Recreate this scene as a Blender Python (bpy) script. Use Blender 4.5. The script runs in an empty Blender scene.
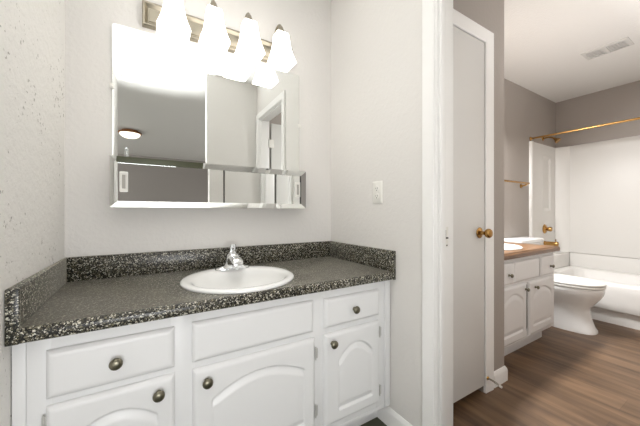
import bpy, bmesh, math, random
from mathutils import Vector, Matrix
random.seed(7)
PI = math.pi
scene = bpy.context.scene
COL = scene.collection

# ------------------------------------------------------------------ camera
cam_d = bpy.data.cameras.new('camera')
cam = bpy.data.objects.new('camera', cam_d); COL.objects.link(cam)
cam.location = (0, 0, 1.048)
cam.rotation_euler = (PI / 2, 0, -math.radians(31.2))
cam_d.sensor_width = 36.0
cam_d.lens = 281.0 / 640.0 * 36.0
cam_d.shift_y = -1.0 / 640.0
cam_d.clip_start = 0.02
scene.camera = cam

# ------------------------------------------------------------------ world, lights, exposure
world = bpy.data.worlds.new('world'); scene.world = world
world.use_nodes = True
world.node_tree.nodes['Background'].inputs[0].default_value = (1.0, 0.98, 0.95, 1)
world.node_tree.nodes['Background'].inputs[1].default_value = 1.0

def add_light(name, kind, loc, energy, color=(1, 1, 1), size=0.1, rot=(0, 0, 0), spot=None, size_y=None):
    d = bpy.data.lights.new(name, kind)
    d.energy = energy; d.color = color
    if kind == 'AREA':
        d.size = size
        if size_y: d.shape = 'RECTANGLE'; d.size_y = size_y
    else:
        d.shadow_soft_size = size
    if spot: d.spot_size = math.radians(spot); d.spot_blend = 0.6
    o = bpy.data.objects.new(name, d); COL.objects.link(o)
    o.location = loc; o.rotation_euler = rot
    return o

# the photographer's flash, bounced off the ceiling from beside the camera
add_light('bounce_flash', 'SPOT', (-0.02, -0.05, 0.95), 105, (0.965, 0.985, 1), 0.06, (PI - 0.22, 0, 0), 84)
# added low fill light behind the camera, brightens the cabinet fronts
add_light('front_fill', 'AREA', (-0.05, -0.60, 0.72), 7.5, (0.97, 0.985, 1), 0.6, (PI / 2, 0, -0.12))
# added upward fill spot out of view, lifts the bathroom's brightness
add_light('bathroom_fill_spot', 'SPOT', (2.50, 0.10, 1.30), 17, (0.95, 0.97, 1), 0.06, (PI - 0.12, 0, 0), 135)
# the lamp bar over the bathroom vanity (behind the stub wall, out of view)
add_light('bathroom_vanity_lamp', 'AREA', (2.42, 1.36, 1.98), 36, (0.98, 0.98, 0.98), 0.6,
          (math.radians(-32), 0, 0), None, 0.14)

vs = scene.view_settings
scene.display_settings.display_device = 'sRGB'
vs.view_transform = 'Standard'; vs.look = 'None'; vs.gamma = 1.0; vs.use_curve_mapping = False
vs.exposure = 0.6

# ------------------------------------------------------------------ materials
def lin(r, g, b):
    f = lambda v: (v / 255 / 12.92) if v / 255 <= 0.04045 else ((v / 255 + 0.055) / 1.055) ** 2.4
    return (f(r), f(g), f(b), 1)

class Mat:
    def __init__(self, name, color=(200, 200, 200), rough=0.5, metal=0.0, **kw):
        self.m = bpy.data.materials.new(name); self.m.use_nodes = True
        self.nt = self.m.node_tree
        self.p = self.nt.nodes['Principled BSDF']
        self.p.inputs['Base Color'].default_value = lin(*color)
        self.p.inputs['Roughness'].default_value = rough
        self.p.inputs['Metallic'].default_value = metal
        for k, v in kw.items(): self.p.inputs[k.replace('_', ' ')].default_value = v
    def node(self, t, **kw):
        n = self.nt.nodes.new(t)
        for k, v in kw.items():
            if k in n.inputs: n.inputs[k].default_value = v
            else: setattr(n, k, v)
        return n
    def link(self, a, b): self.nt.links.new(a, b)
    def coords(self, scale=(1, 1, 1)):
        t = self.node('ShaderNodeTexCoord'); mp = self.node('ShaderNodeMapping')
        mp.inputs['Scale'].default_value = scale
        self.link(t.outputs['Object'], mp.inputs['Vector']); return mp.outputs['Vector']
    def bump(self, height, strength, dist=0.002):
        b = self.node('ShaderNodeBump', Strength=strength, Distance=dist)
        self.link(height, b.inputs['Height']); self.link(b.outputs['Normal'], self.p.inputs['Normal'])
    def ramp(self, fac, stops, interp='LINEAR'):
        r = self.node('ShaderNodeValToRGB'); r.color_ramp.interpolation = interp
        while len(r.color_ramp.elements) < len(stops): r.color_ramp.elements.new(0.5)
        for e, (pos, c) in zip(r.color_ramp.elements, stops):
            e.position = pos; e.color = c if len(c) == 4 else lin(*c)
        self.link(fac, r.inputs['Fac']); return r.outputs['Color']

def wall_paint(name, color, strength=0.35, scale=55.0, dist=0.003):
    M = Mat(name, color, 0.55)
    v = M.coords()
    n1 = M.node('ShaderNodeTexNoise', Scale=scale, Detail=3.0, Roughness=0.55)
    M.link(v, n1.inputs['Vector'])
    h = M.ramp(n1.outputs['Fac'], [(0.42, (0, 0, 0, 1)), (0.66, (1, 1, 1, 1))])
    M.bump(h, strength, dist)
    return M.m

M_wall = wall_paint('painted_wall', (229, 226, 222), 0.2)
# the left wall's coarser, pitted texture, the bumps' shade painted in as darker specks
Mx = Mat('pitted_painted_wall', (236, 233, 229), 0.6)
_v = Mx.coords()
_n = Mx.node('ShaderNodeTexNoise', Scale=38.0, Detail=5.0, Roughness=0.62); Mx.link(_v, _n.inputs['Vector'])
_h = Mx.ramp(_n.outputs['Fac'], [(0.40, (0, 0, 0, 1)), (0.62, (1, 1, 1, 1))])
_big = Mx.node('ShaderNodeTexNoise', Scale=5.0, Detail=2.0); Mx.link(_v, _big.inputs['Vector'])
_pit_shade = Mx.node('ShaderNodeTexNoise', Scale=75.0, Detail=2.0); Mx.link(_v, _pit_shade.inputs['Vector'])
_ad = Mx.node('ShaderNodeMath', operation='MULTIPLY_ADD'); Mx.link(_big.outputs['Fac'], _ad.inputs[0])
_ad.inputs[1].default_value = 0.45; Mx.link(_pit_shade.outputs['Fac'], _ad.inputs[2])
_col = Mx.ramp(_ad.outputs[0], [(0.91, lin(242, 240, 236)), (0.95, lin(182, 178, 171))])
Mx.link(_col, Mx.p.inputs['Base Color'])
Mx.bump(_h, 0.32, 0.004)
M_pit = Mx.m
M_greige = wall_paint('greige_wall', (168, 160, 153), 0.08)
M_dark = wall_paint('dark_greige_wall', (170, 164, 160), 0.10)
M_ceil = wall_paint('ceiling_paint', (232, 230, 226), 0.25, 70)
M_trim = Mat('white_trim_enamel', (247, 246, 244), 0.35).m
M_door = Mat('white_door_paint', (226, 225, 222), 0.4).m
M_cab = Mat('white_cabinet_paint', (235, 235, 235), 0.38).m
M_hinge = Mat('painted_hinge', (205, 204, 200), 0.35, 0.4).m
M_pull = Mat('grey_recess', (176, 172, 164), 0.4).m
M_gap_shade = Mat('painted_gap_shade', (70, 66, 62), 0.8).m  # dark colour painted in for the shade inside cabinet gaps
M_pewter = Mat('antique_pewter', (128, 124, 108), 0.32, 1.0).m
M_nickel = Mat('brushed_nickel', (158, 151, 136), 0.3, 1.0).m
M_chrome = Mat('polished_chrome', (236, 238, 240), 0.06, 1.0).m
M_brass = Mat('aged_brass', (180, 140, 84), 0.25, 1.0).m
M_mirror = Mat('mirror_glass', (240, 242, 240), 0.0, 1.0).m
M_porc = Mat('white_porcelain', (251, 251, 250), 0.12).m
M_fiber = Mat('white_fiberglass', (232, 230, 226), 0.42).m
M_plastic = Mat('white_plastic', (240, 238, 232), 0.3).m
M_slot = Mat('dark_slot', (60, 56, 50), 0.6).m
M_vent = Mat('vent_metal', (214, 212, 208), 0.45).m
M_bronze = Mat('bronze_ring', (150, 104, 66), 0.4, 0.5).m
M_rubber = Mat('white_rubber', (235, 232, 228), 0.6).m
M_clear = Mat('clear_plastic', (240, 242, 242), 0.1, 0.0, Transmission_Weight=0.8).m

def emissive(name, color, strength):
    M = Mat(name, (245, 243, 238), 0.3)
    M.p.inputs['Emission Color'].default_value = color
    M.p.inputs['Emission Strength'].default_value = strength
    return M.m
M_shade = emissive('lit_frosted_glass', (1.0, 0.97, 0.93, 1), 1.9)
M_dome = emissive('lit_dome_glass', (1.0, 0.88, 0.70, 1), 1.6)

# speckled dark laminate
def speckle():
    M = Mat('speckled_black_laminate', (20, 20, 16), 0.42, Sheen_Weight=0.34, Sheen_Roughness=0.35, Sheen_Tint=(1.0, 0.94, 0.82, 1), Coat_Weight=0.6, Coat_Roughness=0.25, Coat_IOR=1.5, Specular_IOR_Level=0.25)
    v = M.coords()
    w = M.node('ShaderNodeTexNoise', Scale=300.0, Detail=1.0); M.link(v, w.inputs['Vector'])
    mx = M.node('ShaderNodeMix', data_type='RGBA', blend_type='LINEAR_LIGHT'); mx.inputs[0].default_value = 0.004
    M.link(v, mx.inputs[6]); M.link(w.outputs['Color'], mx.inputs[7])
    vor = M.node('ShaderNodeTexVoronoi', Scale=335.0); M.link(mx.outputs[2], vor.inputs['Vector'])
    sep = M.node('ShaderNodeSeparateColor'); M.link(vor.outputs['Color'], sep.inputs[0])
    c = M.ramp(sep.outputs[0], [(0.0, (12, 12, 9)), (0.46, (34, 33, 24)), (0.60, (70, 67, 52)),
                                (0.74, (122, 116, 96)), (0.875, (214, 210, 196))], 'CONSTANT')
    M.link(c, M.p.inputs['Base Color'])
    return M.m
M_lam = speckle()

# tan wood-look laminate of the bathroom counter
Mt = Mat('tan_counter_laminate', (150, 110, 72), 0.3)
_v = Mt.coords((3, 40, 40)); _n = Mt.node('ShaderNodeTexNoise', Scale=3.0, Detail=4.0); Mt.link(_v, _n.inputs['Vector'])
Mt.link(Mt.ramp(_n.outputs['Fac'], [(0.3, (98, 68, 42)), (0.7, (142, 104, 70))]), Mt.p.inputs['Base Color'])
M_tan = Mt.m

def plank_floor():
    M = Mat('brown_plank_floor', (110, 82, 60), 0.42)
    t = M.node('ShaderNodeTexCoord'); mp = M.node('ShaderNodeMapping')
    mp.inputs['Rotation'].default_value = (0, 0, PI / 2)
    M.link(t.outputs['Object'], mp.inputs['Vector'])
    br = M.node('ShaderNodeTexBrick')
    br.offset = 0.37
    for k, val in (('Scale', 1.0), ('Mortar Size', 0.0012), ('Mortar Smooth', 0.2), ('Bias', 0.0), ('Brick Width', 1.22), ('Row Height', 0.152)):
        br.inputs[k].default_value = val
    br.inputs['Color1'].default_value = (0.15, 0.15, 0.15, 1); br.inputs['Color2'].default_value = (0.85, 0.85, 0.85, 1)
    br.inputs['Mortar'].default_value = (0.0, 0.0, 0.0, 1)
    M.link(mp.outputs['Vector'], br.inputs['Vector'])
    st = M.node('ShaderNodeMapping'); st.inputs['Scale'].default_value = (14, 1.3, 1)
    M.link(t.outputs['Object'], st.inputs['Vector'])
    n = M.node('ShaderNodeTexNoise', Scale=1.1, Detail=4.0, Roughness=0.55, Distortion=0.9); M.link(st.outputs['Vector'], n.inputs['Vector'])
    a = M.node('ShaderNodeMath', operation='MULTIPLY_ADD')
    M.link(br.outputs['Color'], a.inputs[0]); a.inputs[1].default_value = 0.22; M.link(n.outputs['Fac'], a.inputs[2])
    c = M.ramp(a.outputs[0], [(0.34, (68, 49, 35)), (0.55, (100, 76, 54)), (0.8, (128, 100, 74))])
    M.link(c, M.p.inputs['Base Color'])
    return M.m
M_floor = plank_floor()

# ------------------------------------------------------------------ mesh helpers
class MB:
    """collects shapes in world coordinates; build() links them as ONE object"""
    def __init__(s): s.bm = bmesh.new()
    def box(s, a, b, bev=0.0, seg=2):
        t = bmesh.new()
        x0, y0, z0 = a; x1, y1, z1 = b
        vs_ = [t.verts.new(p) for p in ((x0,y0,z0),(x1,y0,z0),(x1,y1,z0),(x0,y1,z0),(x0,y0,z1),(x1,y0,z1),(x1,y1,z1),(x0,y1,z1))]
        for f in ((0,3,2,1),(4,5,6,7),(0,1,5,4),(1,2,6,5),(2,3,7,6),(3,0,4,7)): t.faces.new([vs_[i] for i in f])
        if bev > 0: bmesh.ops.bevel(t, geom=list(t.edges), offset=bev, segments=seg, profile=0.5, affect='EDGES')
        s.add(t); return s
    def add(s, t, mat=None):
        if mat is not None: bmesh.ops.transform(t, matrix=mat, verts=t.verts)
        m = bpy.data.meshes.new('tmp'); t.to_mesh(m); t.free(); s.bm.from_mesh(m); bpy.data.meshes.remove(m)
    def lathe(s, prof, org, axis=(0, 0, 1), n=32):
        """prof: (radius, distance along the axis)"""
        q = Vector((0, 0, 1)).rotation_difference(Vector(axis)); o = Vector(org)
        rings = []
        for r, h in prof:
            if r < 1e-6: rings.append([s.bm.verts.new(o + q @ Vector((0, 0, h)))])
            else: rings.append([s.bm.verts.new(o + q @ Vector((r * math.cos(2*PI*i/n), r * math.sin(2*PI*i/n), h))) for i in range(n)])
        s.bridge(rings); return s
    def bridge(s, rings, closed=True):
        for A, B in zip(rings, rings[1:]):
            if len(A) == 1 and len(B) == 1: continue
            n = max(len(A), len(B)); m = n if closed else n - 1
            for i in range(m):
                j = (i + 1) % n
                if len(A) == 1: f = (A[0], B[j], B[i])
                elif len(B) == 1: f = (A[i], A[j], B[0])
                else: f = (A[i], A[j], B[j], B[i])
                try: s.bm.faces.new(f)
                except ValueError: pass
    def loft(s, rings, cap0=True, cap1=True):
        R = [[s.bm.verts.new(p) for p in r] for r in rings]
        s.bridge(R)
        if cap0: s.bm.faces.new(list(reversed(R[0])))
        if cap1: s.bm.faces.new(R[-1])
        return s
    def tube(s, pts, rad, n=12, cap=True):
        P = [Vector(p) for p in pts]
        rads = rad if isinstance(rad, (list, tuple)) else [rad] * len(P)
        rings = []; up = None
        for i, p in enumerate(P):
            d = (P[min(i+1, len(P)-1)] - P[max(i-1, 0)]).normalized()
            if up is None:
                up = d.orthogonal().normalized()
            else:
                up = (up - d * up.dot(d)).normalized()
            w = d.cross(up)
            rings.append([p + (up * math.cos(2*PI*k/n) + w * math.sin(2*PI*k/n)) * rads[i] for k in range(n)])
        return s.loft(rings, cap, cap)
    def prism(s, prof, axis, a, b):
        """prof: closed 2D outline; axis 'x': (y,z), 'y': (x,z), 'z': (x,y)"""
        mk = {'x': lambda t, u, v: (t, u, v), 'y': lambda t, u, v: (u, t, v), 'z': lambda t, u, v: (u, v, t)}[axis]
        return s.loft([[mk(a, u, v) for u, v in prof], [mk(b, u, v) for u, v in prof]])
    def field(s, x0, x1, z0, z1, fn, yb, step, sgn=-1):
        """relief panel in the XZ plane: front at yb + sgn*fn(x, z), closed by sides and a back"""
        def ticks(a, b):
            n = max(2, int(round((b - a) / step))); return [a + (b - a) * i / n for i in range(n + 1)]
        xs, zs = ticks(x0, x1), ticks(z0, z1)
        V = [[s.bm.verts.new((x, yb + sgn * fn(x, z), z)) for x in xs] for z in zs]
        for j in range(len(zs) - 1):
            for i in range(len(xs) - 1): s.bm.faces.new((V[j][i], V[j][i+1], V[j+1][i+1], V[j+1][i]))
        rim = [V[0][i] for i in range(len(xs))] + [V[j][-1] for j in range(1, len(zs))] + \
              [V[-1][i] for i in range(len(xs)-2, -1, -1)] + [V[j][0] for j in range(len(zs)-2, 0, -1)]
        bk = [s.bm.verts.new((v.co.x, yb, v.co.z)) for v in rim]
        n = len(rim)
        for i in range(n): s.bm.faces.new((rim[(i+1) % n], rim[i], bk[i], bk[(i+1) % n]))
        s.bm.faces.new(list(reversed(bk)))
        return s
    def build(s, name, mat, parent=None, smooth=True, angle=35):
        bmesh.ops.recalc_face_normals(s.bm, faces=s.bm.faces)
        me = bpy.data.meshes.new(name)
        root = parent
        off = Vector((0, 0, 0))
        while root is not None: off += root.location; root = root.parent
        if parent is not None: bmesh.ops.translate(s.bm, verts=s.bm.verts, vec=-off)
        s.bm.to_mesh(me); s.bm.free()
        me.materials.append(mat)
        if smooth:
            for p in me.polygons: p.use_smooth = True
            try: me.set_sharp_from_angle(angle=math.radians(angle))
            except Exception: pass
        o = bpy.data.objects.new(name, me); COL.objects.link(o)
        if parent is not None: o.parent = parent
        return o

def thing(name, label, cat, loc, group=None):
    o = bpy.data.objects.new(name, None); COL.objects.link(o)
    o.empty_display_size = 0.05; o.location = loc
    o['label'] = label; o['category'] = cat
    if group: o['group'] = group
    return o
def tag(o, label, cat, group=None):
    o['label'] = label; o['category'] = cat
    if group: o['group'] = group
    return o
def struct(o, label=None, cat=None):
    o['kind'] = 'structure'
    if label: o['label'] = label
    if cat: o['category'] = cat
    return o
def copy_tree(o, parent=None):
    c = o.copy(); COL.objects.link(c); c.parent = parent
    for ch in list(o.children): copy_tree(ch, c)
    return c

def sstep(a, b, x):
    t = min(1, max(0, (x - a) / (b - a))); return t * t * (3 - 2 * t)
def ellipse(cx, cy, rx, ry, z, n=48, p=2.0):
    out = []
    for i in range(n):
        a = 2 * PI * i / n; c, s_ = math.cos(a), math.sin(a)
        out.append((cx + rx * math.copysign(abs(c) ** (2 / p), c), cy + ry * math.copysign(abs(s_) ** (2 / p), s_), z))
    return out

# ------------------------------------------------------------------ the setting
XL, XR, YB, CE = -0.299, 1.008, 1.527, 2.44
XR2 = 1.113            # bathroom face of the doorway wall
DY0, DY1, DH = 0.115, 0.737, 2.04   # doorway jamb faces and head
def wall(name, boxes, mat, label):
    m = MB()
    for a, b in boxes: m.box(a, b)
    return struct(m.build(name, mat, smooth=False), label, 'wall')

M_olive = Mat('dark_olive_floor', (72, 73, 54), 0.5).m
struct(MB().box((-2.3, -5.3, -0.06), (1.06, 1.7, 0)).build('floor', M_olive, smooth=False), 'dark olive floor at the vanity', 'floor')
struct(MB().box((1.0601, -0.2, -0.06), (4.6, 1.7, 0)).build('floor_bathroom', M_floor, smooth=False), 'brown wood plank bathroom floor', 'floor')
struct(MB().box((-2.3, -5.3, CE), (4.6, 1.7, CE + 0.06)).build('ceiling', M_ceil, smooth=False), 'white painted ceiling', 'ceiling')
wall('wall_back', [((XL - 0.12, YB, 0), (XR2, YB + 0.1, CE))], M_wall, 'light grey textured wall behind the mirror')
wall('wall_left', [((XL - 0.12, -0.72, 0), (XL, YB, CE))], M_pit, 'white pitted textured wall at left of the counter')
wall('wall_right', [((XR, DY1 + 0.018, 0), (XR2, YB, CE)), ((XR, DY0 - 0.018, DH + 0.018), (XR2, DY1 + 0.018, CE)),
                    ((XR, -0.05, 0), (XR2, DY0 - 0.018, CE))], M_wall, 'white wall with the outlet and the bathroom doorway')
wall('wall_return', [((0.49, -0.05, 0), (XR, 0.038, CE))], M_wall, 'short white wall facing the mirror')
wall('wall_closet', [((1.656, 0.905, 0), (1.893, 1.02, CE)), ((XR2, 0.905, 2.030), (1.656, 1.02, CE))], M_greige, 'greige wall around the closet door')
wall('wall_bathroom_side', [((1.793, 1.02, 0), (1.893, 1.508, CE))], M_greige, 'greige bathroom wall at left of the vanity')
wall('wall_bathroom_back', [((XR2, 1.508, 0), (4.53, 1.6, CE))], M_greige, 'greige bathroom wall behind the toilet')
wall('wall_bathroom_far', [((4.43, -0.12, 0), (4.53, 1.508, CE))], M_greige, 'greige bathroom wall above the tub')
wall('wall_bathroom_near', [((XR2, -0.12, 0), (4.43, -0.02, CE))], M_greige, 'greige bathroom wall opposite the toilet')
wall('wall_bedroom_far', [((-2.3, -5.3, 0), (2.0, -5.2, CE))], M_dark, 'dark greige wall seen in the mirror')
wall('wall_bedroom_right', [((1.9, -5.2, 0), (2.0, -0.12, CE))], M_dark, 'dark greige wall of the room behind')

# doorway lining, stop and casing (trim_1), strike plate on it
m = MB()
JX0, JX1 = XR - 0.004, XR2 + 0.004
m.box((JX0, DY1, 0), (JX1, DY1 + 0.018, DH), 0.001); m.box((JX0, DY0 - 0.018, 0), (JX1, DY0, DH), 0.001)
m.box((JX0, DY0 - 0.018, DH), (JX1, DY1 + 0.018, DH + 0.018), 0.001)
t1 = struct(m.build('trim_1', M_trim), 'white doorway lining', 'door frame')
m = MB()
for y0, y1 in ((DY1 - 0.012, DY1), (DY0, DY0 + 0.012)): m.box((XR + 0.012, y0, 0), (XR + 0.042, y1, DH), 0.003)
m.box((XR + 0.012, DY0, DH - 0.012), (XR + 0.042, DY1, DH), 0.003)
m.build('door_stop_moulding', M_trim, t1)
def casing_profile(w):   # (across from the opening, proud)
    return [(0, 0), (0, 0.011), (0.003, 0.014), (w - 0.012, 0.018), (w - 0.003, 0.017), (w, 0.013), (w, 0)]
def casing_x(m, xf, sgn, y0, y1, h, w=0.064):
    """casing on a face at X=xf, proud along sgn, around an opening y0..y1 with head h (mitred corners)"""
    P = casing_profile(w); rings = []
    for (y, z, dy, dz) in ((y1, 0, 1, 0), (y1, h, 1, 1), (y0, h, -1, 1), (y0, 0, -1, 0)):
        rings.append([(xf + sgn * q, y + dy * p, z + dz * p) for p, q in P])
    m.loft(rings)
m = MB(); casing_x(m, XR, -1, DY0 - 0.005, DY1 + 0.005, DH + 0.005, 0.058); m.build('casing', M_trim, t1, angle=20)
m = MB(); casing_x(m, XR2, 1, DY0 - 0.005, DY1 + 0.005, DH + 0.005, 0.058); m.build('casing', M_trim, t1, angle=20)
m = MB()
m.box((1.052, DY1 - 0.0015, 0.90), (1.080, DY1 + 0.001, 0.985), 0.0005)
sp = m.build('strike_plate', M_plastic, t1)
m = MB(); m.box((1.054, DY1 - 0.0022, 0.935), (1.064, DY1 - 0.0010, 0.972)); m.box((1.054, DY1 - 0.0022, 0.935), (1.079, DY1 - 0.0010, 0.942)); m.box((1.066, DY1 - 0.0022, 0.905), (1.074, DY1 - 0.0010, 0.910))
m.build('latch_slot', M_slot, sp)

# baseboards
def base_prof(t=0.013, h=0.09): return [(0, 0), (t, 0), (t, h - 0.025), (t - 0.003, h - 0.012), (t - 0.008, h - 0.004), (t - 0.010, h), (0, h)]
m = MB(); m.prism([(XR - u, v) for u, v in base_prof()], 'y', DY1 + 0.064, 1.083)
struct(m.build('baseboard_right', M_trim), 'white baseboard between vanity and doorway', 'baseboard')
m = MB()
P = base_prof(0.014, 0.088)
m.loft([[(1.752, 0.905 - u, v) for u, v in P], [(1.893 + 0, 0.905 - u, v) for u, v in P][:0] or [(1.893 + u, 0.905 - u, v) for u, v in P], [(1.893 + u, 1.01, v) for u, v in P]])
struct(m.build('baseboard_closet', M_trim), 'white baseboard on the closet wall corner', 'baseboard')
m = MB(); m.prism([(1.508 - u, v) for u, v in base_prof()], 'x', 2.93, 3.66)
struct(m.build('baseboard_bathroom', M_trim), 'white baseboard behind the toilet', 'baseboard')

# closet door in the stub wall, with its casing
t2 = MB()
P = casing_profile(0.082); cx1, ch, cx0, yf = 1.660, 2.030, 1.125, 0.905
rings = [[(cx1 + p, yf - q, 0.0) for p, q in P], [(cx1 + p, yf - q, ch + p * 0.92) for p, q in P], [(cx0, yf - q, ch + p * 0.92) for p, q in P]]
t2.loft(rings)
struct(t2.build('trim_2', M_trim, angle=20), 'white casing around the closet door', 'door frame')
d1 = struct(MB().box((1.118, 0.897, 0.045), (1.652, 0.9045, 2.024), 0.0015).build('door_1', M_door), 'white flat closet door with a brass knob', 'door')
kx, kz = 1.600, 0.930
hn = MB().lathe([(0.0, 0), (0.029, 0), (0.031, 0.003), (0.029, 0.007), (0.018, 0.011), (0.011, 0.014), (0.010, 0.030), (0.014, 0.035),
                 (0.022, 0.041), (0.026, 0.050), (0.0255, 0.058), (0.020, 0.065), (0.010, 0.068), (0, 0.0685)], (kx, 0.897, kz), (0, -1, 0))
o = hn.build('door_knob', M_brass, d1); o['label'] = 'aged brass door knob'
# door of the doorway, swung open against the near bathroom wall (seen in the mirror)
d2 = struct(MB().box((1.148, 0.082, 0.02), (1.730, 0.117, 2.025), 0.002).build('door_2', M_door), 'white bathroom door swung open', 'door')
for z in (0.30, 1.05, 1.80):
    h = MB().box((1.1175, 0.1155, z - 0.045), (1.175, 0.1195, z + 0.045), 0.0005)
    h.tube([(1.1175, 0.121, z - 0.046), (1.1175, 0.121, z + 0.046)], 0.005, 10); h.build('hinge', M_plastic, d2)
MB().lathe([(0, 0), (0.03, 0), (0.03, 0.006), (0.011, 0.012), (0.010, 0.03), (0.025, 0.045), (0.024, 0.06), (0, 0.067)], (1.65, 0.117, 0.93), (0, 1, 0)).build('door_knob', M_brass, d2)

# ------------------------------------------------------------------ vanity cabinet
YF = 1.003      # face frame front
YD = YF         # doors sit on the face frame
vc = thing('vanity_cabinet', 'white painted vanity cabinet with arched doors under the black counter', 'cabinet', (0.35, 1.26, 0))
m = MB()
m.box((-0.270, YF + 0.019, 0.10), (-0.252, 1.52, 0.724)); m.box((0.966, YF + 0.019, 0.10), (0.984, 1.52, 0.724))
m.box((-0.252, YF + 0.019, 0.10), (0.966, 1.52, 0.118)); m.box((-0.252, 1.505, 0.118), (0.966, 1.52, 0.724))
m.box((-0.252, 1.083 - 0.0, 0.0), (0.966, 1.098, 0.10))
m.build('cabinet_body', M_cab, vc, smooth=False)
m = MB()
for x0, x1 in ((-0.270, -0.222), (0.056, 0.126), (0.560, 0.632), (0.918, 0.970)): m.box((x0, YF, 0.118), (x1, YF + 0.019, 0.724), 0.0008)
for x0, x1 in ((-0.222, 0.056), (0.126, 0.560), (0.632, 0.918)):
    for z0, z1 in ((0.118, 0.16), (0.52, 0.58), (0.66, 0.724)): m.box((x0, YF + 0.0003, z0), (x1, YF + 0.0187, z1))
m.box((-0.270, YF, 0.10), (0.984, YF + 0.019, 0.118), 0.0008)
m.build('face_frame', M_cab, vc)
MB().box((-0.297, YF + 0.002, 0.02), (-0.2712, YF + 0.016, 0.724), 0.001).build('filler_strip', M_cab, vc)
MB().box((0.9705, YF - 0.008, 0.104), (1.004, YF + 0.012, 0.724), 0.004).build('scribe_moulding', M_cab, vc)
MB().box((-0.296, 1.075, 0.002), (0.995, 1.083, 0.10), 0.001).build('toe_kick', M_cab, vc)

def edge_relief(x0, x1, z0, z1, th=0.018):
    def fn(x, z):
        d = min(x - x0, x1 - x, z - z0, z1 - z)
        return th - 0.0085 * (1 - sstep(0.0, 0.009, d)) - 0.0012 * (1 - sstep(0.011, 0.0135, d))
    return fn
def arch_relief(x0, x1, z0, z1, a, b, zb, zs, zt, th=0.018, gd=0.0085, gw=0.034):
    e = edge_relief(x0, x1, z0, z1, th); c = (a + b) / 2; hw = (b - a) / 2
    def fn(x, z):
        u = (x - c) / hw
        top = zs + (zt - zs) * (1 - u * u)
        slope = abs(2 * (zt - zs) * u / hw)
        prof = lambda d: 0.0 if not 0 < d < gw else gd * (d / 0.005 if d < 0.005 else 1 - sstep(0.005, gw, d))
        side = min(x - a, b - x)
        g = 0.0
        if side > 0 and z > zb:
            dt = (top - z) / math.sqrt(1 + slope * slope)
            if dt > 0:
                g = max(prof(dt), prof(z - zb)) * min(1.0, side / 0.004)
                g = max(g, 0.2 * prof(min(side, dt, z - zb)))
        return e(x, z) - g
    return fn
def knob(parent, x, z, y, r=0.0165, mat=None):
    k = MB().lathe([(0.0, 0), (0.009, 0), (0.0085, 0.003), (0.006, 0.006), (0.006, 0.012), (0.010, 0.015), (r, 0.018), (r, 0.020),
                    (r * 0.93, 0.0235), (r * 0.72, 0.0265), (r * 0.4, 0.0282), (0, 0.0287)], (x, y, z), (0, -1, 0), 28)
    return k.build('knob', mat or M_pewter, parent)
def hinge(parent, x, z, y):
    h = MB().tube([(x, y, z - 0.022), (x, y, z + 0.022)], 0.0034, 10)
    h.lathe([(0, -0.027), (0.003, -0.026), (0.0022, -0.022), (0.0022, 0.022), (0.003, 0.026), (0, 0.027)], (x, y, z), (0, 0, 1), 10)
    h.box((x - 0.0008, y, z - 0.02), (x + 0.010, y + 0.0035, z + 0.02), 0.0005)
    return h.build('hinge', M_hinge, parent)
def front(kind, x0, x1, z0, z1, arch=None, step=0.003):
    fn = edge_relief(x0, x1, z0, z1) if not arch else arch_relief(x0, x1, z0, z1, *arch)
    return MB().field(x0, x1, z0, z1, fn, YD - 0.0005, step).build(kind, M_cab, vc, angle=60)
o = front('drawer', -0.231, 0.066, 0.560, 0.686); knob(o, -0.081, 0.623, YD - 0.018)
o = front('door', -0.231, 0.067, 0.145, 0.540, (-0.187, 0.022, 0.200, 0.434, 0.482)); knob(o, 0.023, 0.498, YD - 0.018)
hinge(o, -0.236, 0.495, YD - 0.010); hinge(o, -0.236, 0.205, YD - 0.010)
o = front('false_drawer_front', 0.117, 0.569, 0.560, 0.689)
o = front('door', 0.119, 0.576, 0.145, 0.535, (0.176, 0.526, 0.200, 0.424, 0.478)); knob(o, 0.161, 0.492, YD - 0.018)
hinge(o, 0.581, 0.468, YD - 0.010); hinge(o, 0.581, 0.232, YD - 0.010)
o = front('drawer', 0.623, 0.928, 0.562, 0.684); knob(o, 0.773, 0.620, YD - 0.018)
o = front('door', 0.622, 0.928, 0.150, 0.536, (0.690, 0.882, 0.200, 0.416, 0.475)); knob(o, 0.657, 0.496, YD - 0.018)
hinge(o, 0.933, 0.480, YD - 0.010); hinge(o, 0.933, 0.203, YD - 0.010)

# ------------------------------------------------------------------ countertop with splashes
SX, SY, SR = 0.33, 1.208, 0.231     # sink centre and rim radius
CF = 0.967                          # counter front
ct = thing('countertop', 'black speckled laminate countertop with backsplash and rounded front edge', 'countertop', (0.35, 1.26, 0.724))
m = MB(); bm = m.bm
cl, cr, yk = XL + 0.001, XR - 0.001, YB - 0.001
c_pts = [(cl, 0.985), (cr, 0.985), (cr, yk), (cl, yk)]
def loop(pts, z):
    v = [bm.verts.new((x, y, z)) for x, y in pts]
    return v, [bm.edges.new((v[i], v[(i+1) % len(v)])) for i in range(len(v))]
hole = [(SX + 0.214 * math.cos(2*PI*i/64), SY + 0.214 * math.sin(2*PI*i/64)) for i in range(64)]
v1, e1 = loop(c_pts, 0.762); v2, e2 = loop(hole, 0.762)
bmesh.ops.triangle_fill(bm, use_beauty=True, edges=e1 + e2)
ring2 = [bm.verts.new((x, y, 0.728)) for x, y in hole]
for i in range(64):
    j = (i + 1) % 64; bm.faces.new((v2[i], v2[j], ring2[j], ring2[i]))
prof = [(0.985, 0.762), (0.978, 0.7615), (0.972, 0.7585), (0.9685, 0.754), (0.967, 0.748), (0.967, 0.730), (0.969, 0.726), (0.973, 0.724), (1.0025, 0.724), (1.0025, 0.745), (0.985, 0.755)]
m.prism(prof, 'x', cl, cr)
bmesh.ops.remove_doubles(bm, verts=bm.verts, dist=1e-5)
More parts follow.
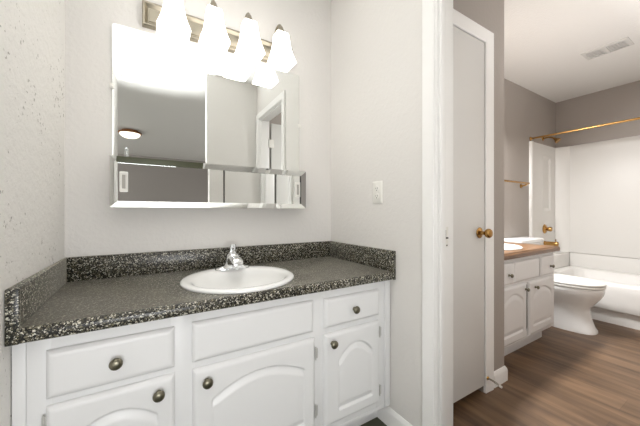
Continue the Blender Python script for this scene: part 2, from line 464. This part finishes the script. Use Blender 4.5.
m.build('worktop', M_lam, ct, angle=40)
def splash(name, a, b): return MB().box(a, b, 0.003, 2).build(name, M_lam, ct)
o = splash('backsplash', (cl, 1.507, 0.7622), (cr, yk, 0.862))
m = MB(); m.prism([(cl, CF - 0.002), (-0.273, CF - 0.002), (-0.288, 1.5065), (cl, 1.5065)], 'z', 0.7622, 0.862)
bmesh.ops.bevel(m.bm, geom=list(m.bm.edges), offset=0.003, segments=2, profile=0.5, affect='EDGES')
m.build('side_splash', M_lam, ct)
o = splash('side_splash', (0.987, CF - 0.002, 0.7622), (cr, 1.5065, 0.862))
splash('side_splash_end', (cl, CF - 0.0025, 0.7245), (-0.272, CF + 0.010, 0.861))
MB().box((0.989, CF - 0.0045, 0.7245), (cr, CF - 0.0025, 0.861), 0.0008).build('side_splash_end', M_lam, ct)

# ------------------------------------------------------------------ sink and faucet
sk = thing('sink', 'round white drop-in sink set in the black speckled counter', 'sink', (SX, SY, 0.762))
m = MB()
BX, BY = SX, SY - 0.022
rings = []
for rx, ry, cy, z in ((0.2285, 0.2285, SY, 0.7625), (0.231, 0.231, SY, 0.766), (0.2295, 0.2295, SY, 0.7715), (0.223, 0.223, SY, 0.7755), (0.210, 0.210, SY, 0.7765),
                      (0.197, 0.178, BY, 0.7745), (0.190, 0.171, BY, 0.770), (0.183, 0.165, BY, 0.761), (0.172, 0.155, BY, 0.740),
                      (0.150, 0.135, BY, 0.713), (0.110, 0.100, BY, 0.693), (0.060, 0.055, BY, 0.684), (0.024, 0.024, BY, 0.682)):
    rings.append(ellipse(SX, cy, rx, ry, z, 72))
m.loft(rings, False, False); m.build('basin', M_porc, sk, angle=80)
MB().lathe([(0.024, 0.004), (0.022, 0.006), (0.016, 0.004), (0.015, 0.007), (0, 0.008)], (SX, BY, 0.677), n=24).build('drain', M_chrome, sk)

FX, FY, FZ = 0.340, 1.372, 0.7762
fc = thing('faucet', 'chrome single-lever faucet on the back rim of the round sink', 'faucet', (FX, FY, FZ))
m = MB()
m.loft([ellipse(FX, FY, 0.080, 0.026, FZ, 40, 2.4), ellipse(FX, FY, 0.080, 0.026, FZ + 0.006, 40, 2.4), ellipse(FX, FY, 0.074, 0.022, FZ + 0.010, 40, 2.4),
        ellipse(FX, FY, 0.045, 0.022, FZ + 0.016, 40, 2.2), ellipse(FX, FY, 0.030, 0.024, FZ + 0.026, 40)])
m.build('base_plate', M_chrome, fc, angle=60)
m = MB()
m.loft([ellipse(FX, FY - 0.004, rx, ry, FZ + z, 36, 2.3) for z, rx, ry in ((0.010, 0.054, 0.027), (0.018, 0.042, 0.029), (0.035, 0.035, 0.030), (0.055, 0.030, 0.029), (0.066, 0.026, 0.026), (0.073, 0.019, 0.019), (0.075, 0.010, 0.010))])
m.build('body', M_chrome, fc, angle=70)
m = MB()
sect = []
for dy, z, w, h in ((0.000, 0.034, 0.030, 0.026), (-0.030, 0.039, 0.030, 0.026), (-0.060, 0.041, 0.0295, 0.025), (-0.084, 0.039, 0.028, 0.022), (-0.098, 0.035, 0.025, 0.017), (-0.104, 0.031, 0.019, 0.009)):
    sect.append([(p[0], FY + dy, FZ + z + p[1]) for p in [(q[0] + FX, q[1]) for q in ellipse(0, 0, w, h, 0, 28, 2.6)]])
m.loft(sect); m.build('spout', M_chrome, fc, angle=70)
MB().lathe([(0, 0), (0.010, 0), (0.010, 0.008), (0.008, 0.012)], (FX, FY - 0.084, FZ + 0.020), (0, 0, -1), 20).build('aerator', M_chrome, fc)
m = MB()
sect = []
for dy, z, w, t in ((0.004, 0.070, 0.018, 0.016), (0.004, 0.082, 0.016, 0.012), (0.000, 0.096, 0.0145, 0.010), (-0.006, 0.108, 0.0145, 0.009), (-0.012, 0.116, 0.013, 0.007), (-0.016, 0.119, 0.008, 0.004)):
    sect.append([(p[0] + FX, FY + dy + p[1], FZ + z) for p in ellipse(0, 0, w, t, 0, 24, 3.2)])
m.loft(sect); lv = m.build('lever', M_chrome, fc, angle=60)
MB().lathe([(0, 0), (0.0042, 0), (0.0038, 0.0015), (0, 0.0018)], (FX, FY - 0.0105, FZ + 0.097), (0, -1, 0.1), 14).build('indicator_dot', M_slot, lv)

# ------------------------------------------------------------------ mirror and mirrored cabinet below it
mr = thing('wall_mirror', 'large frameless mirror with white clips on the wall above the sink', 'mirror', (0.32, YB, 1.30))
MX0, MX1, MZ0, MZ1 = -0.141, 0.773, 1.255, 1.876
m = MB()
def rrect(x0, x1, z0, z1, r, y, n=5):
    out = []
    for cx, cz, a0 in ((x1 - r, z1 - r, 0), (x0 + r, z1 - r, 90), (x0 + r, z0 + r, 180), (x1 - r, z0 + r, 270)):
        for k in range(n + 1):
            a = math.radians(a0 + 90 * k / n); out.append((cx + r * math.cos(a), y, cz + r * math.sin(a)))
    return out
m.loft([rrect(MX0, MX1, MZ0, MZ1, 0.012, YB - 0.001), rrect(MX0, MX1, MZ0, MZ1, 0.012, YB - 0.0055)])
m.build('mirror_glass', M_mirror, mr, smooth=False)
for x, z in ((MX0 - 0.001, 1.598), (MX1 + 0.001, 1.570)):
    m = MB().box((x - 0.008, YB - 0.011, z - 0.011), (x + 0.008, YB - 0.0058, z + 0.011), 0.002)
    m.lathe([(0.004, 0), (0.0035, 0.002), (0, 0.0025)], (x, YB - 0.011, z), (0, -1, 0), 12)
    m.build('mirror_clip', M_plastic, mr)

m = MB().box((-0.096, YB - 0.014, 1.2815), (-0.082, YB - 0.0058, 1.335), 0.003)
m.build('mirror_clip', M_clear, mr)
RY = 1.432        # front rim of the cabinet
DYm = 1.447       # sliding doors
CX0, CX1, CZ0, CZ1 = -0.141, 0.772, 1.068, 1.281
BW, BH = 0.026, 0.026
mc = thing('mirror_cabinet', 'low mirrored cabinet with slanted glass edges and sliding doors under the large mirror', 'cabinet', (0.32, YB, 1.07))
m = MB()
m.box((CX0, RY + 0.002, CZ0), (CX0 + 0.004, YB - 0.001, CZ1)); m.box((CX1 - 0.004, RY + 0.002, CZ0), (CX1, YB - 0.001, CZ1))
m.box((CX0 + 0.004, RY + 0.002, CZ0), (CX1 - 0.004, YB - 0.001, CZ0 + 0.004)); m.box((CX0 + 0.004, RY + 0.002, CZ1 - 0.004), (CX1 - 0.004, YB - 0.001, CZ1))
m.box((CX0 + 0.004, YB - 0.004, CZ0 + 0.004), (CX1 - 0.004, YB - 0.001, CZ1 - 0.004))
m.build('case', M_nickel, mc, smooth=False)
O = [(CX0, CZ0), (CX1, CZ0), (CX1, CZ1), (CX0, CZ1)]
I = [(CX0 + BW, CZ0 + BH), (CX1 - BW, CZ0 + BH), (CX1 - BW, CZ1 - BH), (CX0 + BW, CZ1 - BH)]
for k in range(4):
    j = (k + 1) % 4
    b = bmesh.new(); q = MB()
    f = [(O[k][0], RY, O[k][1]), (O[j][0], RY, O[j][1]), (I[j][0], DYm - 0.0045, I[j][1]), (I[k][0], DYm - 0.0045, I[k][1])]
    bk = [(x, y + 0.002 if n < 2 else y + 0.002, z) for n, (x, y, z) in enumerate(f)]
    b.free(); q.loft([f, bk]); q.build('edge_strip', M_mirror, mc, smooth=False)
# two sliding mirror doors (the left one runs in front), a narrow pull on each
sd = MB().box((CX0 + 0.006, DYm - 0.001, CZ0 + 0.006), (0.3125, DYm + 0.003, CZ1 - 0.006)).build('sliding_door', M_mirror, mc, smooth=False)
def pull(par, x, y):
    p = MB()
    p.loft([rrect(x - 0.015, x + 0.015, 1.133, 1.219, 0.004, y), rrect(x - 0.015, x + 0.015, 1.133, 1.219, 0.004, y - 0.004), rrect(x - 0.011, x + 0.011, 1.140, 1.212, 0.004, y - 0.006),
            rrect(x - 0.008, x + 0.008, 1.145, 1.207, 0.003, y - 0.003)])
    o = p.build('finger_pull', M_plastic, par)
    MB().box((x - 0.006, y - 0.0042, 1.147), (x + 0.006, y - 0.0026, 1.205), 0.0005).build('pull_recess', M_pull, o)
    return o
pull(sd, CX0 + BW + 0.021, DYm - 0.001)
sd2 = MB().box((0.3205, DYm + 0.0005, CZ0 + 0.006), (CX1 - BW - 0.006, DYm + 0.0045, CZ1 - 0.006)).build('sliding_door', M_mirror, mc, smooth=False)
pull(sd2, CX1 - BW - 0.020, DYm + 0.0005)
MB().box((0.3105, DYm + 0.0055, CZ0 + 0.006), (CX1 - 0.0045, DYm + 0.008, CZ1 - 0.006)).build('gap_shade_sheet', M_gap_shade, mc, smooth=False)  # added dark sheet, stands in for shade in the sliding door gaps

# ------------------------------------------------------------------ vanity light
vl = thing('vanity_light', 'four-shade brushed nickel vanity light on the wall above the mirror', 'light fixture', (0.345, YB, 1.95))
BX0, BX1, BZ0, BZ1 = -0.030, 0.720, 1.898, 2.010
m = MB()
def frame_ring(ins, y): return [(BX0 + ins, y, BZ0 + ins), (BX1 - ins, y, BZ0 + ins), (BX1 - ins, y, BZ1 - ins), (BX0 + ins, y, BZ1 - ins)]
m.loft([frame_ring(0.0, YB - 0.0005), frame_ring(0.0, YB - 0.024), frame_ring(0.003, YB - 0.027), frame_ring(0.010, YB - 0.027), frame_ring(0.022, YB - 0.014), frame_ring(0.026, YB - 0.014), frame_ring(0.028, YB - 0.017)])
m.build('backplate', M_nickel, vl, angle=20)
SYc = 1.400
def sq(cx, cy, w, z, p=10.0, n=48): return ellipse(cx, cy, w, w, z, n, p)
for i, x in enumerate((0.090, 0.260, 0.430, 0.603)):
    a = MB()
    a.lathe([(0.020, 0), (0.020, 0.004), (0.012, 0.010)], (x, YB - 0.0165, 1.955), (0, -1, 0), 24)
    pts = [(x, YB - 0.018, 1.955), (x, YB - 0.040, 1.962)]
    for k in range(11):
        t = PI * k / 10
        pts.append((x, (YB - 0.042 + SYc) / 2 + ((YB - 0.042) - SYc) / 2 * math.cos(t), 2.030 + 0.038 * math.sin(t)))
    pts += [(x, SYc, 2.012)]
    a.tube(pts, 0.0065, 14)
    arm = a.build('arm', M_nickel, vl)
    MB().lathe([(0.007, 0.046), (0.011, 0.040), (0.014, 0.030), (0.021, 0.016), (0.024, 0.004), (0.024, 0)], (x, SYc, 1.998), n=28).build('shade_fitter', M_nickel, arm)
    g = MB()
    pr = [(0.024, 2.003), (0.031, 2.002), (0.0340, 1.996), (0.0355, 1.980), (0.0385, 1.952), (0.0435, 1.922), (0.050, 1.893), (0.058, 1.866), (0.066, 1.842),
          (0.0635, 1.840), (0.056, 1.864), (0.048, 1.892), (0.041, 1.922), (0.036, 1.952), (0.032, 1.985)]
    g.loft([sq(x, SYc, w, z) for w, z in pr], False, True)
    o = g.build('lamp_shade', M_shade, vl, angle=50); o['label'] = 'lit frosted white glass shade'

# ------------------------------------------------------------------ outlet on the right wall
ol = thing('wall_outlet', 'white outlet plate on the wall at right of the mirror', 'outlet', (XR, 1.088, 1.148))
def rr_x(y0, y1, z0, z1, r, x): return [(x, p[0], p[2]) for p in rrect(y0, y1, z0, z1, r, 0)]
oy, oz = 1.088, 1.149
m = MB(); m.loft([rr_x(oy-0.036, oy+0.036, oz-0.058, oz+0.058, 0.004, XR - 0.0005), rr_x(oy-0.036, oy+0.036, oz-0.058, oz+0.058, 0.004, XR - 0.003), rr_x(oy-0.031, oy+0.031, oz-0.053, oz+0.053, 0.004, XR - 0.0065)])
m.build('cover_plate', M_plastic, ol)
for dz in (0.0195, -0.0195):
    m = MB(); m.loft([[(XR - 0.0066, y, z) for y, z, _ in ellipse(oy, oz + dz, 0.0165, 0.0145, 0, 28, 2.8)], [(XR - 0.0080, y, z) for y, z, _ in ellipse(oy, oz + dz, 0.0160, 0.0140, 0, 28, 2.8)]])
    rc = m.build('receptacle', M_plastic, ol)
    m = MB()
    for dy, h in ((-0.0062, 0.0045), (0.0062, 0.0036)): m.box((XR - 0.0086, oy + dy - 0.0009, oz + dz + 0.002 - h), (XR - 0.0079, oy + dy + 0.0009, oz + dz + 0.002 + h))
    m.lathe([(0.0026, 0), (0.0026, 0.0007), (0, 0.0007)], (XR - 0.0079, oy, oz + dz - 0.0085), (-1, 0, 0), 12)
    m.build('slots', M_slot, rc)
MB().lathe([(0.0032, 0), (0.0028, 0.0012), (0, 0.0015)], (XR - 0.0064, oy, oz), (-1, 0, 0), 12).build('screw', M_plastic, ol)

# ------------------------------------------------------------------ spring door stop
ds = thing('door_stop', 'spring door stop with white tip sticking out of the closet casing near the floor', 'door stop', (1.676, 0.892, 0.085))
y0 = 0.8915
MB().lathe([(0, 0), (0.011, 0), (0.010, 0.004), (0.006, 0.008), (0, 0.008)], (1.676, y0, 0.085), (0, -1, 0), 20).build('base', M_brass, ds)
pts = []
for k in range(0, 121):
    t = k / 120; a = 2 * PI * 12 * t
    pts.append((1.676 + 0.0042 * math.cos(a), y0 - 0.007 - 0.058 * t, 0.085 - 0.010 * t * t + 0.0042 * math.sin(a)))
MB().tube(pts, 0.0014, 6).build('spring', M_nickel, ds)
MB().lathe([(0.0, 0), (0.0055, 0), (0.0065, 0.003), (0.0065, 0.013), (0.005, 0.016), (0, 0.0165)], (1.676, y0 - 0.064, 0.0745), (0, -1, -0.2), 18).build('tip', M_rubber, ds)

# ------------------------------------------------------------------ bathroom vanity
bv = thing('bathroom_vanity', 'small white vanity cabinet with four dark knobs beside the toilet', 'cabinet', (2.42, 1.25, 0))
BL, BR, BYF = 1.895, 2.895, 0.998
m = MB()
m.box((BL, BYF + 0.018, 0.10), (BL + 0.018, 1.507, 0.722)); m.box((BR - 0.018, BYF + 0.018, 0.10), (BR, 1.507, 0.722))
m.box((BL + 0.018, BYF + 0.018, 0.10), (BR - 0.018, 1.507, 0.118)); m.box((BL + 0.018, 1.495, 0.118), (BR - 0.018, 1.507, 0.722))
m.build('cabinet_body', M_cab, bv, smooth=False)
MB().box((BL, 1.052, 0.0), (2.815, 1.50, 0.0995), 0.002).build('toe_kick', M_cab, bv)
m = MB()
for x0, x1 in ((BL, 2.03), (BR - 0.045, BR)): m.box((x0, BYF, 0.118), (x1, BYF + 0.018, 0.722), 0.0008)
for z0, z1 in ((0.118, 0.16), (0.505, 0.56), (0.68, 0.722)): m.box((2.03, BYF + 0.0003, z0), (BR - 0.045, BYF + 0.0177, z1))
m.box((BL, BYF, 0.10), (BR, BYF + 0.018, 0.118), 0.0008)
m.build('face_frame', M_cab, bv)
MB().box((2.03, BYF + 0.020, 0.119), (BR - 0.05, BYF + 0.022, 0.70)).build('interior_shade_sheet', M_gap_shade, bv, smooth=False)  # added dark sheet behind the frame, paints the unlit inside between doors
def bfront(kind, x0, x1, z0, z1, arch=None):
    fn = edge_relief(x0, x1, z0, z1) if not arch else arch_relief(x0, x1, z0, z1, *arch, th=0.018, gd=0.007, gw=0.045)
    return MB().field(x0, x1, z0, z1, fn, BYF - 0.0005, 0.005).build(kind, M_cab, bv, angle=60)
o = bfront('drawer', 1.99, 2.19, 0.545, 0.695); knob(o, 2.112, 0.612, BYF - 0.018, 0.014)
bfront('false_drawer_front', 2.197, 2.582, 0.545, 0.695)
o = bfront('drawer', 2.607, 2.852, 0.545, 0.695); knob(o, 2.775, 0.612, BYF - 0.018, 0.014)
o = bfront('door', 1.99, 2.378, 0.125, 0.525, (2.045, 2.325, 0.185, 0.415, 0.470)); knob(o, 2.350, 0.483, BYF - 0.018, 0.013)
o = bfront('door', 2.418, 2.852, 0.125, 0.525, (2.475, 2.795, 0.185, 0.415, 0.470)); knob(o, 2.505, 0.478, BYF - 0.018, 0.013)

bc = thing('bathroom_countertop', 'tan wood-look countertop on the small bathroom vanity', 'countertop', (2.42, 1.25, 0.724))
m = MB(); bm = m.bm
BXs, BYs = 2.38, 1.235
hole = [(BXs + 0.222 * math.cos(2*PI*i/64), BYs + 0.182 * math.sin(2*PI*i/64)) for i in range(64)]
v1, e1 = loop([(BL, 0.975), (2.918, 0.975), (2.918, 1.507), (BL, 1.507)], 0.762); v2, e2 = loop(hole, 0.762)
bmesh.ops.triangle_fill(bm, use_beauty=True, edges=e1 + e2)
ring2 = [bm.verts.new((x, y, 0.7245)) for x, y in hole]
for i in range(64):
    j = (i + 1) % 64; bm.faces.new((v2[i], v2[j], ring2[j], ring2[i]))
prof = [(0.990, 0.762), (0.978, 0.762), (0.970, 0.758), (0.966, 0.750), (0.966, 0.730), (0.970, 0.724), (0.990, 0.724)]
m.prism(prof, 'x', BL, 2.922)
m.box((2.906, 0.990, 0.724), (2.922, 1.507, 0.762))
bmesh.ops.remove_doubles(bm, verts=bm.verts, dist=1e-5)
m.build('worktop', M_tan, bc, angle=40)
MB().box((BL, 1.488, 0.7625), (2.918, 1.507, 0.84), 0.003).build('backsplash', M_tan, bc)
sk2 = thing('bathroom_sink', 'oval white sink set in the tan bathroom counter', 'sink', (BXs, BYs, 0.762))
m = MB()
m.loft([ellipse(BXs, BYs, a, b, z, 56) for a, b, z in ((0.240, 0.200, 0.7625), (0.243, 0.203, 0.766), (0.240, 0.200, 0.773), (0.230, 0.190, 0.777), (0.205, 0.165, 0.774),
        (0.190, 0.150, 0.755), (0.165, 0.128, 0.70), (0.110, 0.085, 0.650), (0.03, 0.03, 0.638))], False, True)
m.build('basin', M_porc, sk2, angle=80)

# ------------------------------------------------------------------ toilet
TX = 3.285
tl = thing('toilet', 'white toilet with closed lid between the small vanity and the bathtub', 'toilet', (TX, 1.15, 0))
m = MB()
secs = [(0.000, 1.115, 0.128, 0.285, 3.0), (0.018, 1.115, 0.126, 0.283, 3.0), (0.040, 1.12, 0.120, 0.274, 2.8), (0.10, 1.126, 0.114, 0.262, 2.6), (0.17, 1.128, 0.112, 0.250, 2.5),
        (0.215, 1.122, 0.116, 0.248, 2.4), (0.25, 1.105, 0.130, 0.262, 2.2), (0.29, 1.088, 0.150, 0.274, 2.1), (0.33, 1.074, 0.168, 0.282, 2.05), (0.365, 1.068, 0.177, 0.284, 2.0), (0.385, 1.068, 0.179, 0.285, 2.0), (0.392, 1.068, 0.171, 0.277, 2.0)]
m.loft([ellipse(TX, cy, rx, ry, z, 56, p) for z, cy, rx, ry, p in secs])
m.box((TX - 0.11, 1.25, 0.22), (TX + 0.11, 1.46, 0.392), 0.02, 3)
m.build('bowl', M_porc, tl, angle=80)
def egg(rx, ry, cy, z, cut=1.30):
    return [(x, min(y, cut), z_) for x, y, z_ in ellipse(TX, cy, rx, ry, z, 64, 2.1)]
m = MB(); m.loft([egg(0.179, 0.282, 1.064, 0.394), egg(0.184, 0.287, 1.064, 0.398), egg(0.184, 0.287, 1.064, 0.409), egg(0.180, 0.283, 1.064, 0.413)]); m.build('seat', M_plastic, tl)
m = MB(); m.loft([egg(0.180, 0.283, 1.064, 0.4165), egg(0.185, 0.288, 1.064, 0.420), egg(0.185, 0.288, 1.064, 0.429), egg(0.178, 0.281, 1.064, 0.437), egg(0.155, 0.258, 1.066, 0.441), egg(0.10, 0.19, 1.07, 0.4425)]); m.build('lid', M_plastic, tl)
MB().box((TX - 0.225, 1.315, 0.393), (TX + 0.225, 1.488, 0.735), 0.022, 4).build('tank', M_porc, tl)
MB().box((TX - 0.24, 1.300, 0.7355), (TX + 0.24, 1.494, 0.778), 0.010, 3).build('tank_lid', M_porc, tl)
m = MB(); m.lathe([(0.012, 0), (0.012, 0.006), (0, 0.008)], (TX - 0.16, 1.315, 0.68), (0, -1, 0), 16); m.tube([(TX - 0.16, 1.303, 0.68), (TX - 0.10, 1.300, 0.672)], 0.005, 10)
m.build('flush_lever', M_chrome, tl)

# ------------------------------------------------------------------ bathtub and surround
tb = thing('bathtub', 'white bathtub with curved apron at right of the toilet', 'bathtub', (4.05, 0.75, 0))
m = MB()
ty0, ty1 = -0.018, 1.506
m.prism([(3.712, 0.0), (3.712, 0.118), (3.692, 0.122), (3.674, 0.128), (3.666, 0.140), (3.662, 0.20), (3.660, 0.30), (3.663, 0.355), (3.670, 0.375), (3.684, 0.385), (3.720, 0.387), (3.720, 0.0)], 'y', ty0, ty1)
m.build('apron', M_fiber, tb, angle=50)
m = MB()
def rr_z(x0, x1, y0_, y1_, r, z, n=6): return [(p[0], p[2], z) for p in rrect(x0, x1, y0_, y1_, r, 0, n)]
m.loft([rr_z(3.715, 4.428, ty0, ty1, 0.002, 0.387), rr_z(3.745, 4.33, 0.08, 1.30, 0.10, 0.387), rr_z(3.760, 4.315, 0.10, 1.28, 0.11, 0.375), rr_z(3.80, 4.28, 0.17, 1.24, 0.12, 0.12), rr_z(3.84, 4.24, 0.22, 1.20, 0.10, 0.075)], False, True)
m.build('basin', M_fiber, tb, angle=60)
MB().box((3.716, 1.365, 0.3875), (4.428, 1.506, 0.553), 0.012, 3).build('end_ledge', M_fiber, tb)
MB().box((4.420, ty0, 0.3875), (4.4285, 1.3645, 0.553), 0.003, 2).build('back_ledge', M_fiber, tb)

su = thing('tub_surround', 'white fiberglass wall panels around the bathtub', 'tub surround', (4.05, 0.75, 0.555))
def end_relief(x, z):
    h = 0.016
    # column niche with raised border
    a = min(x - 4.020, 4.225 - x, z - 1.070, 1.705 - z)
    if a > 0: h -= 0.012 * sstep(0, 0.022, a)
    elif a > -0.03: h += 0.004 * (1 - abs(a + 0.015) / 0.015)
    e = x - 3.700
    h += 0.012 * (1 - sstep(0.045, 0.075, e))
    h -= 0.012 * (1 - sstep(0.0, 0.012, e))
    return h
MB().field(3.700, 4.4075, 0.554, 1.854, end_relief, 1.507, 0.009).build('end_panel', M_fiber, su, angle=60)
m = MB()
m.box((4.408, ty0, 0.556), (4.428, 1.4885, 1.856), 0.003, 2)
m.build('back_panel', M_fiber, su)
MB().box((3.710, -0.019, 0.554), (4.407, -0.003, 1.854), 0.004).build('end_panel', M_fiber, su)
m = MB(); m.loft([[(4.4075, 1.4885, z), (4.4075, 1.36, z), (4.390, 1.38, z), (4.372, 1.405, z), (4.36, 1.44, z), (4.352, 1.4885, z)] for z in (0.556, 1.852)])
m.build('corner_fillet', M_fiber, su, angle=60)

WY = 1.4905
vv = thing('shower_valve', 'round brass shower valve on the tub surround above the spout', 'valve', (4.055, WY, 0.845))
MB().lathe([(0, 0), (0.055, 0), (0.056, 0.004), (0.048, 0.012), (0.034, 0.018), (0.030, 0.024), (0, 0.024)], (4.055, WY, 0.845), (0, -1, 0), 36).build('escutcheon', M_brass, vv)
MB().lathe([(0.016, 0.024), (0.018, 0.034), (0.027, 0.042), (0.029, 0.060), (0.024, 0.072), (0, 0.075)], (4.055, WY, 0.845), (0, -1, 0), 12).build('valve_handle', M_brass, vv)
spt = thing('tub_spout', 'brass tub spout on the surround behind the counter corner', 'spout', (4.055, WY, 0.675))
m = MB().lathe([(0, 0), (0.027, 0), (0.027, 0.006), (0.023, 0.010), (0.024, 0.10), (0.026, 0.125), (0.022, 0.133), (0, 0.134)], (4.055, WY, 0.675), (0, -1, 0), 24)
m.tube([(4.055, WY - 0.112, 0.672), (4.055, WY - 0.112, 0.638)], [0.020, 0.021], 18)
m.build('spout_body', M_brass, spt)
MB().lathe([(0.004, 0), (0.004, 0.018), (0.008, 0.022), (0.007, 0.030), (0, 0.031)], (4.055, WY - 0.11, 0.697), n=14).build('diverter_knob', M_brass, spt)
shh = thing('shower_fitting', 'small brass shower head below the curtain rod in the tub corner', 'shower head', (4.055, 1.507, 1.93))
m = MB(); m.lathe([(0, 0), (0.028, 0), (0.024, 0.008), (0.010, 0.012)], (4.055, 1.5075, 1.935), (0, -1, 0), 24)
m.tube([(4.055, 1.50, 1.935), (4.055, 1.45, 1.935), (4.055, 1.42, 1.928), (4.055, 1.395, 1.910)], 0.009, 12)
m.build('shower_arm', M_brass, shh)
MB().lathe([(0, -0.01), (0.012, -0.008), (0.013, 0.006), (0.017, 0.012), (0.029, 0.034), (0.032, 0.046), (0.030, 0.050), (0, 0.048)], (4.055, 1.392, 1.907), (0, -0.72, -0.7), 24).build('head', M_brass, shh)

rd = thing('shower_curtain_rod', 'brass shower curtain rod spanning above the bathtub', 'curtain rod', (3.735, 1.507, 1.885))
MB().tube([(3.735, 1.505, 1.888), (3.735, -0.018, 1.880)], 0.0105, 20).build('rod', M_brass, rd)
for y, sg, z in ((1.5075, -1, 1.888), (-0.0195, 1, 1.880)):
    MB().lathe([(0, 0), (0.023, 0), (0.023, 0.005), (0.016, 0.012), (0.0115, 0.018), (0.0108, 0.018)], (3.735, y, z), (0, sg, 0), 24).build('flange', M_brass, rd)
tw = thing('towel_bar', 'thin brass towel bar on the greige wall above the toilet', 'towel bar', (3.2, 1.508, 1.35))
TYb = 1.440
MB().tube([(2.90, TYb, 1.360), (3.53, TYb, 1.360)], 0.010, 14).build('bar', M_brass, tw)
for x in (2.94, 3.510):
    m = MB().lathe([(0, 0), (0.024, 0), (0.024, 0.005), (0.012, 0.012), (0.009, 0.018)], (x, 1.5075, 1.335), (0, -1, 0), 20)
    m.tube([(x, 1.495, 1.335), (x, 1.465, 1.340), (x, TYb, 1.357)], 0.008, 12)
    m.build('bracket', M_brass, tw)

# ------------------------------------------------------------------ ceiling things
av = thing('ceiling_vent', 'white metal air vent in the bathroom ceiling', 'vent', (3.34, 0.78, CE))
vx0, vx1, vy0, vy1 = 3.245, 3.43, 0.640, 0.93
def rz(ins, z): return [(vx0 + ins, vy0 + ins, z), (vx1 - ins, vy0 + ins, z), (vx1 - ins, vy1 - ins, z), (vx0 + ins, vy1 - ins, z)]
m = MB(); m.loft([rz(0, CE - 0.0005), rz(0.002, CE - 0.006), rz(0.022, CE - 0.012), rz(0.026, CE - 0.012), rz(0.026, CE - 0.003)], True, True)
m.box((vx0 + 0.024, 0.775, CE - 0.0125), (vx1 - 0.024, 0.795, CE - 0.003), 0.001)
m.build('vent_frame', M_vent, av, angle=30)
MB().box((vx0 + 0.027, vy0 + 0.027, CE - 0.0028), (vx1 - 0.027, vy1 - 0.027, CE - 0.0015)).build('duct_opening', M_slot, av, smooth=False)
m = MB()
for k in range(12):
    y = vy0 + 0.036 + k * 0.0198
    if 0.768 < y < 0.802: continue
    m.loft([[(vx0 + 0.027, y, CE - 0.0115), (vx0 + 0.027, y + 0.011, CE - 0.004), (vx0 + 0.027, y + 0.012, CE - 0.0045), (vx0 + 0.027, y + 0.001, CE - 0.012)],
            [(vx1 - 0.027, y, CE - 0.0115), (vx1 - 0.027, y + 0.011, CE - 0.004), (vx1 - 0.027, y + 0.012, CE - 0.0045), (vx1 - 0.027, y + 0.001, CE - 0.012)]])
m.build('louvers', M_vent, av, smooth=False)

cl_ = thing('ceiling_light', 'lit dome ceiling light with bronze ring reflected in the mirror', 'light fixture', (-0.29, -2.75, CE))
MB().lathe([(0.0, 0), (0.120, 0), (0.118, 0.026), (0.165, 0.030), (0.172, 0.036), (0.172, 0.050), (0.160, 0.058), (0.150, 0.056)], (-0.29, -2.75, CE - 0.0005), (0, 0, -1), 48).build('ring', M_bronze, cl_)
MB().lathe([(0.151, 0.055), (0.146, 0.074), (0.126, 0.098), (0.090, 0.118), (0.045, 0.128), (0, 0.130)], (-0.29, -2.75, CE), (0, 0, -1), 48).build('dome', M_dome, cl_)
sm = tag(MB().lathe([(0, 0), (0.070, 0), (0.072, 0.012), (0.066, 0.028), (0.045, 0.034), (0, 0.035)], (-0.18, -0.46, CE - 0.0005), (0, 0, -1), 40).build('smoke_detector', M_plastic), 'round white smoke detector on the ceiling, faint in the mirror', 'smoke detector')
